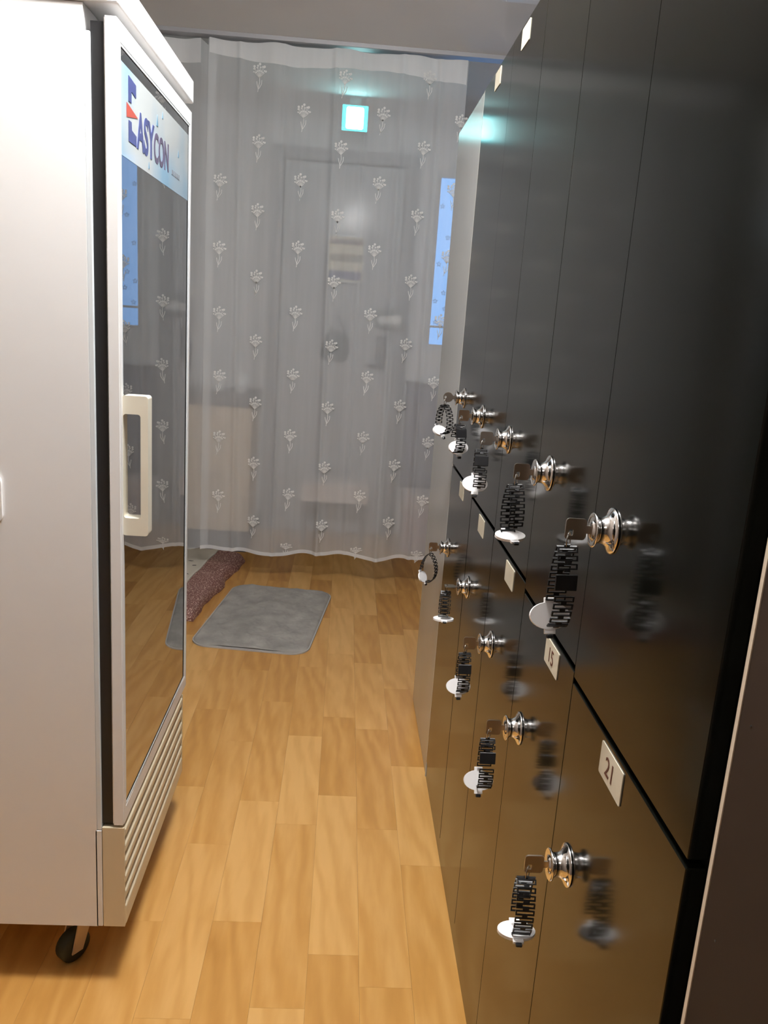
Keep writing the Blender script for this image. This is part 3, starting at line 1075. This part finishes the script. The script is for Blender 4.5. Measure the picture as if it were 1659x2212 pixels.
# ================================================================== things behind the curtain
# framed notice on the door
nf = thing('notice_frame', (-0.036, YB - 0.07, 1.49), 'small framed notice with coloured bands hanging on the door', 'notice')
NB = 0.012
bm = bmesh.new()
add_box(bm, -0.135, 0.062, YB - 0.072, YB - 0.064, 1.492, 1.735)
mesh_obj('sheet', bm, mat('notice_paper', (0.85, 0.74, 0.52), 0.4), nf)
for z0, z1, c, nm in ((1.695, 1.722, (0.30, 0.20, 0.18), 'heading_band'), (1.60, 1.64, (0.35, 0.30, 0.20), 'text_band'), (1.502, 1.548, (0.10, 0.09, 0.28), 'footer_band')):
    box(nm, -0.13, 0.057, YB - 0.0735, YB - 0.072, z0, z1, mat(nm, c, 0.5), nf)
bm = bmesh.new()
add_ring_plate(bm, [(-0.142, 1.485), (0.069, 1.485), (0.069, 1.742), (-0.142, 1.742)], [(-0.135, 1.492), (0.062, 1.492), (0.062, 1.735), (-0.135, 1.735)],
               YB - 0.078, YB - 0.062, lambda u, v, w: (u, w, v))
mesh_obj('frame', bm, mat('notice_clear', (0.75, 0.78, 0.80), 0.1), nf)

# beige cabinet with dark top and two white cups
bx = thing('low_cabinet', (-0.74, 4.5, 0.0), 'beige low cabinet with dark top behind the curtain', 'cabinet')
box('base', -0.99, -0.495, 4.42, 4.80, 0.0, 0.115, mat('dark_base', (0.10, 0.09, 0.09), 0.6), bx)
bm = bmesh.new()
add_box(bm, -1.0, -0.485, 4.42, 4.80, 0.116, 0.80, 0.003)
mesh_obj('cabinet_body', bm, mat('beige_laminate', (0.80, 0.64, 0.45), 0.5), bx)
box('worktop', -1.02, -0.47, 4.40, 4.82, 0.801, 0.86, mat('dark_top', (0.14, 0.12, 0.12), 0.5), bx)
for cxx, lb in ((-0.685, 'white cup on the low cabinet, nearer the fridge'), (-0.56, 'white cup on the low cabinet, nearer the door')):
    c = thing('cup', (cxx, 4.54, 0.86), lb, 'cup', 'white cups on the low cabinet')
    bm = bmesh.new()
    add_lathe(bm, [(0.0, 0.034), (0.003, 0.037), (0.10, 0.047), (0.10, 0.043), (0.008, 0.034), (0.008, 0.0005)], (cxx, 4.54, 0.86), 'Z', 1, 24)
    mesh_obj('cup_body', bm, mat('cup_white', (0.92, 0.92, 0.92), 0.3), c)
    bm = bmesh.new()
    add_tube(bm, [(cxx + 0.042 + 0.022 * math.sin(x), 4.54, 0.91 + 0.024 * math.cos(x)) for x in [math.pi * q / 8 for q in range(9)]], 0.004, 6)
    mesh_obj('cup_handle', bm, MATS['cup_white'], c)
# long stick leaning in the corner
st = thing('stick', (-0.80, 4.60, 0.0), 'thin pale stick leaning on the wall behind the beige cabinet', 'stick')
st.location = (-0.955, 4.87, 0.0)
bm = bmesh.new()
add_tube(bm, [(-0.955, 4.87, 0.002), (-0.90, 4.97, 1.34)], 0.008, 8)
mesh_obj('pole', bm, mat('stick_grey', (0.6, 0.6, 0.64), 0.4), st)
bm = bmesh.new()
add_tube(bm, [(-0.916, 4.941, 0.95), (-0.9098, 4.952, 1.1)], 0.013, 8)
mesh_obj('grip', bm, mat('grip_dark', (0.1, 0.1, 0.14), 0.5), st)
# low shoe bench in front of the door
sb = thing('shoe_bench', (-0.02, 4.75, 0.0), 'low pale board shoe bench standing before the door', 'bench')
bm = bmesh.new()
add_box(bm, -0.215, 0.165, 4.62, 4.86, 0.26, 0.37, 0.004)
mesh_obj('seat_board', bm, mat('bench_board', (0.80, 0.72, 0.68), 0.5), sb)
for lx_ in (-0.205, 0.135):
    for lyy in (4.63, 4.83):
        box('leg', lx_, lx_ + 0.02, lyy, lyy + 0.02, 0.0, 0.262, mat('bench_leg', (0.12, 0.09, 0.08), 0.6), sb)
# bag hanging on the door
bag = thing('dark_bag', (-0.085, 4.94, 1.05), 'dark small cloth bag hanging on the door below the notice', 'bag')
bm = bmesh.new()
add_prism(bm, [(-0.16, 1.06), (-0.01, 1.04), (0.015, 1.10), (0.0, 1.19), (-0.10, 1.23), (-0.14, 1.16)], 4.908, 4.958, lambda u, v, w: (u, w, v))
bmesh.ops.bevel(bm, geom=list(bm.edges), offset=0.010, segments=2, affect='EDGES')
mesh_obj('pouch', bm, mat('bag_cloth', (0.03, 0.05, 0.06), 0.8), bag)
bm = bmesh.new()
add_tube(bm, [(-0.11, 4.932, 1.21), (-0.06, 4.932, 1.30), (-0.01, 4.932, 1.18)], 0.004, 6)
mesh_obj('strap', bm, MATS['bag_cloth'], bag)
# letter rack on the door
lr = thing('letter_rack', (0.235, 4.93, 1.24), 'small grey letter rack with papers on the door', 'rack')
bm = bmesh.new()
add_box(bm, 0.16, 0.31, 4.915, 4.935, 1.27, 1.36, 0.002)
add_box(bm, 0.15, 0.32, 4.88, 4.935, 1.25, 1.272, 0.002)
mesh_obj('rack_body', bm, mat('rack_grey', (0.16, 0.18, 0.17), 0.4), lr)
bm = bmesh.new()
add_prism(bm, [(0.17, 1.272), (0.30, 1.272), (0.30, 1.325), (0.17, 1.31)], 4.893, 4.899, lambda u, v, w: (u, w, v))
mesh_obj('paper', bm, mat('paper_white', (0.92, 0.90, 0.86), 0.5), lr)
# patterned cloth hanging under the window and a pinkish box
pc = thing('patterned_cloth', (0.52, 4.9, 0.26), 'lilac grey patterned cloth hanging under the window', 'cloth')
bm = bmesh.new()
rows = []
for j in range(11):
    rows.append([bm.verts.new((0.365 + 0.30 * i / 30, 4.965 + 0.010 * math.sin(i * 0.9) * (1 - j / 14), 0.30 + 0.64 * j / 10)) for i in range(31)])
for j in range(10):
    for i in range(30):
        f = bm.faces.new((rows[j][i], rows[j][i + 1], rows[j + 1][i + 1], rows[j + 1][i]))
        f.smooth = True
geom = bmesh.ops.solidify(bm, geom=bm.faces[:], thickness=0.003)
PATT = mat('patterned_fabric', (0.30, 0.28, 0.40), 0.8, noise=(0.6, 45.0))
mesh_obj('fabric', bm, PATT, pc)
bm = bmesh.new()
add_tube(bm, [(0.355, 4.965, 0.945), (0.68, 4.965, 0.945)], 0.006, 8)
mesh_obj('hanging_rod', bm, STEEL, pc)
pb = thing('pink_box', (0.50, 4.68, 0.0), 'dull pink cardboard box on the floor under the window', 'box')
bm = bmesh.new()
add_box(bm, 0.37, 0.56, 4.58, 4.78, 0.0, 0.25, 0.003)
mesh_obj('carton', bm, mat('carton_pink', (0.38, 0.26, 0.27), 0.7), pb)
bm = bmesh.new()
add_box(bm, 0.365, 0.565, 4.575, 4.785, 0.25, 0.34, 0.003)
mesh_obj('lid', bm, mat('carton_lid', (0.55, 0.44, 0.42), 0.7), pb)

# ================================================================== floor mat
PLUSH = mat('grey_plush', (0.335, 0.315, 0.285), 0.95, noise=(0.2, 11.0), bump=0.8)
MC, MA = Vector((-0.283, 3.447, 0.0)), R(-6.5)
matr = thing('floor_mat', MC, 'grey plush floor mat with rounded corners on the wood floor', 'mat', rz=MA)
MWd, MHt, MR = 0.468, 0.768, 0.075


def mat_sd(x, y, grow=0.0):
    qx, qy = abs(x) - (MWd / 2 + grow - MR), abs(y) - (MHt / 2 + grow - MR)
    return math.hypot(max(qx, 0), max(qy, 0)) + min(max(qx, qy), 0) - MR


bm = bmesh.new()
nx, ny = 110, 180
from mathutils import noise as mnoise
grid = {}
for j in range(ny + 1):
    for i in range(nx + 1):
        # map square grid onto the rounded rectangle
        x = (i / nx - 0.5) * MWd
        y = (j / ny - 0.5) * MHt
        d = mat_sd(x, y)
        if d > 0:
            ax, ay = (MWd / 2 - MR) * (1 if x > 0 else -1), (MHt / 2 - MR) * (1 if y > 0 else -1)
            v = Vector((x - ax, y - ay))
            v = v.normalized() * MR
            x, y = ax + v.x, ay + v.y
            d = 0
        e = min(1.0, -d / 0.018)
        hgt = 0.004 + 0.010 * math.sqrt(max(0.0, 1 - (1 - e) ** 2))
        tuft = mnoise.fractal(Vector((x * 14, y * 11, 0.3)), 1.0, 2.0, 4) * 0.0075
        fine = mnoise.noise(Vector((x * 90, y * 90, 1.7))) * 0.0014
        grid[i, j] = bm.verts.new((x, y, hgt + (tuft + fine) * min(1, e)))
for j in range(ny):
    for i in range(nx):
        f = bm.faces.new((grid[i, j], grid[i + 1, j], grid[i + 1, j + 1], grid[i, j + 1]))
        f.smooth = True
bmesh.ops.remove_doubles(bm, verts=bm.verts, dist=0.0002)
mesh_obj('pile', bm, PLUSH, matr, world_coords=False)
bm = bmesh.new()
add_prism(bm, rrect(MWd + 0.008, MHt + 0.008, MR + 0.004, 8), 0.0005, 0.0062, lambda u, v, w: (u, v, w))
mesh_obj('backing', bm, mat('mat_binding', (0.45, 0.43, 0.41), 0.8), matr, world_coords=False)

# ================================================================== quilt behind the fridge
QA = R(-6.4)
q = thing('quilt', (-0.80, 3.72, 0.0), 'cream quilt with glittery reddish brown border on the floor behind the fridge', 'quilt', rz=QA)
rotq = Matrix.Rotation(-QA, 3, 'Z')
BORD = mat('brown_glitter_cloth', (0.20, 0.085, 0.07), 0.6)
nt = BORD.node_tree
vo = nt.nodes.new('ShaderNodeTexNoise')
vo.inputs['Scale'].default_value = 160
vo.inputs['Detail'].default_value = 3
tc = nt.nodes.new('ShaderNodeTexCoord')
cr = nt.nodes.new('ShaderNodeValToRGB')
cr.color_ramp.elements[0].position = 0.52
cr.color_ramp.elements[0].color = (0.21, 0.085, 0.07, 1)
cr.color_ramp.elements[1].position = 0.66
cr.color_ramp.elements[1].color = (0.75, 0.55, 0.45, 1)
nt.links.new(tc.outputs['Object'], vo.inputs['Vector'])
nt.links.new(vo.outputs['Fac'], cr.inputs[0])
nt.links.new(cr.outputs[0], nt.nodes['Principled BSDF'].inputs['Base Color'])
CRM = mat('cream_quilt', (0.62, 0.56, 0.46), 0.8, noise=(0.04, 6.0))
# local frame: right-near corner, right-far corner
c_nr = rotq @ (Vector((-0.585, 3.345, 0)) - Vector(q.location))
QX1, QY0 = c_nr.x, c_nr.y
QY1, QX0 = QY0 + 0.90, QX1 - 0.46
TH = 0.065


def quilt_top(x, y):
    e = min(QX1 - x, y - QY0, QY1 - y, 0.05) / 0.05
    e = max(0.0, e)
    return 0.012 + (TH - 0.012) * math.sqrt(max(0, 1 - (1 - e) ** 2)) + 0.006 * mnoise.noise(Vector((x * 8, y * 8, 2.0)))


def quilt_patch(name, x0, x1, y0, y1, nx, ny, m, up=0.0, wob=0.0):
    bm = bmesh.new()
    rows = []
    for j in range(ny + 1):
        row = []
        for i in range(nx + 1):
            x, y = x0 + (x1 - x0) * i / nx, y0 + (y1 - y0) * j / ny
            xo = x + (wob * mnoise.noise(Vector((0.3, y * 9, 4.0))) if i == nx else 0)
            row.append(bm.verts.new((xo, y, quilt_top(x, y) + up)))
        rows.append(row)
    lo = [[bm.verts.new((v.co.x, v.co.y, 0.001)) for v in r_] for r_ in (rows[0], rows[-1])]
    for j in range(ny):
        for i in range(nx):
            f = bm.faces.new((rows[j][i], rows[j][i + 1], rows[j + 1][i + 1], rows[j + 1][i]))
            f.smooth = True
    for r_, l_ in ((rows[0], lo[0]), (rows[-1], lo[1])):
        for i in range(nx):
            bm.faces.new((r_[i], r_[i + 1], l_[i + 1], l_[i]))
    # right and left skirts
    for side in (0, nx):
        col = [r_[side] for r_ in rows]
        low = [lo[0][side]] + [bm.verts.new((v.co.x, v.co.y, 0.001)) for v in col[1:-1]] + [lo[1][side]]
        for j in range(ny):
            bm.faces.new((col[j], col[j + 1], low[j + 1], low[j]))
    return mesh_obj(name, bm, m, q, world_coords=False)


quilt_patch('border', QX0, QX1, QY0, QY1, 50, 80, BORD, wob=0.02)
top = quilt_patch('cream_top', QX0 + 0.001, QX1 - 0.125, QY0 + 0.12, QY1 - 0.01, 36, 60, CRM, up=0.004)
MARK = mat('quilt_mark', (0.12, 0.11, 0.12), 0.8)
for i in range(14):
    mx, my = rnd.uniform(QX0 + 0.05, QX1 - 0.15), rnd.uniform(QY0 + 0.18, QY1 - 0.05)
    if i == 0:
        mx, my = QX1 - 0.17, QY0 + 0.42
    if i == 1:
        mx, my = QX1 - 0.20, QY0 + 0.62
    if i == 2:
        mx, my = QX1 - 0.165, QY0 + 0.56
    ang = rnd.uniform(0, 3)
    bm = bmesh.new()
    zz = max(quilt_top(mx + du, my + dv) for du in (-0.012, 0, 0.012) for dv in (-0.012, 0, 0.012)) + 0.005
    add_prism(bm, [(mx + math.cos(ang + t_) * r_, my + math.sin(ang + t_) * r_ * 0.6) for t_, r_ in
                   ((0, 0.014), (0.8, 0.006), (1.9, 0.010), (3.1, 0.013), (4.2, 0.005), (5.2, 0.009))], zz, zz + 0.0005, lambda u, v, w: (u, v, w))
    mesh_obj('printed_mark', bm, MARK, top, world_coords=False)
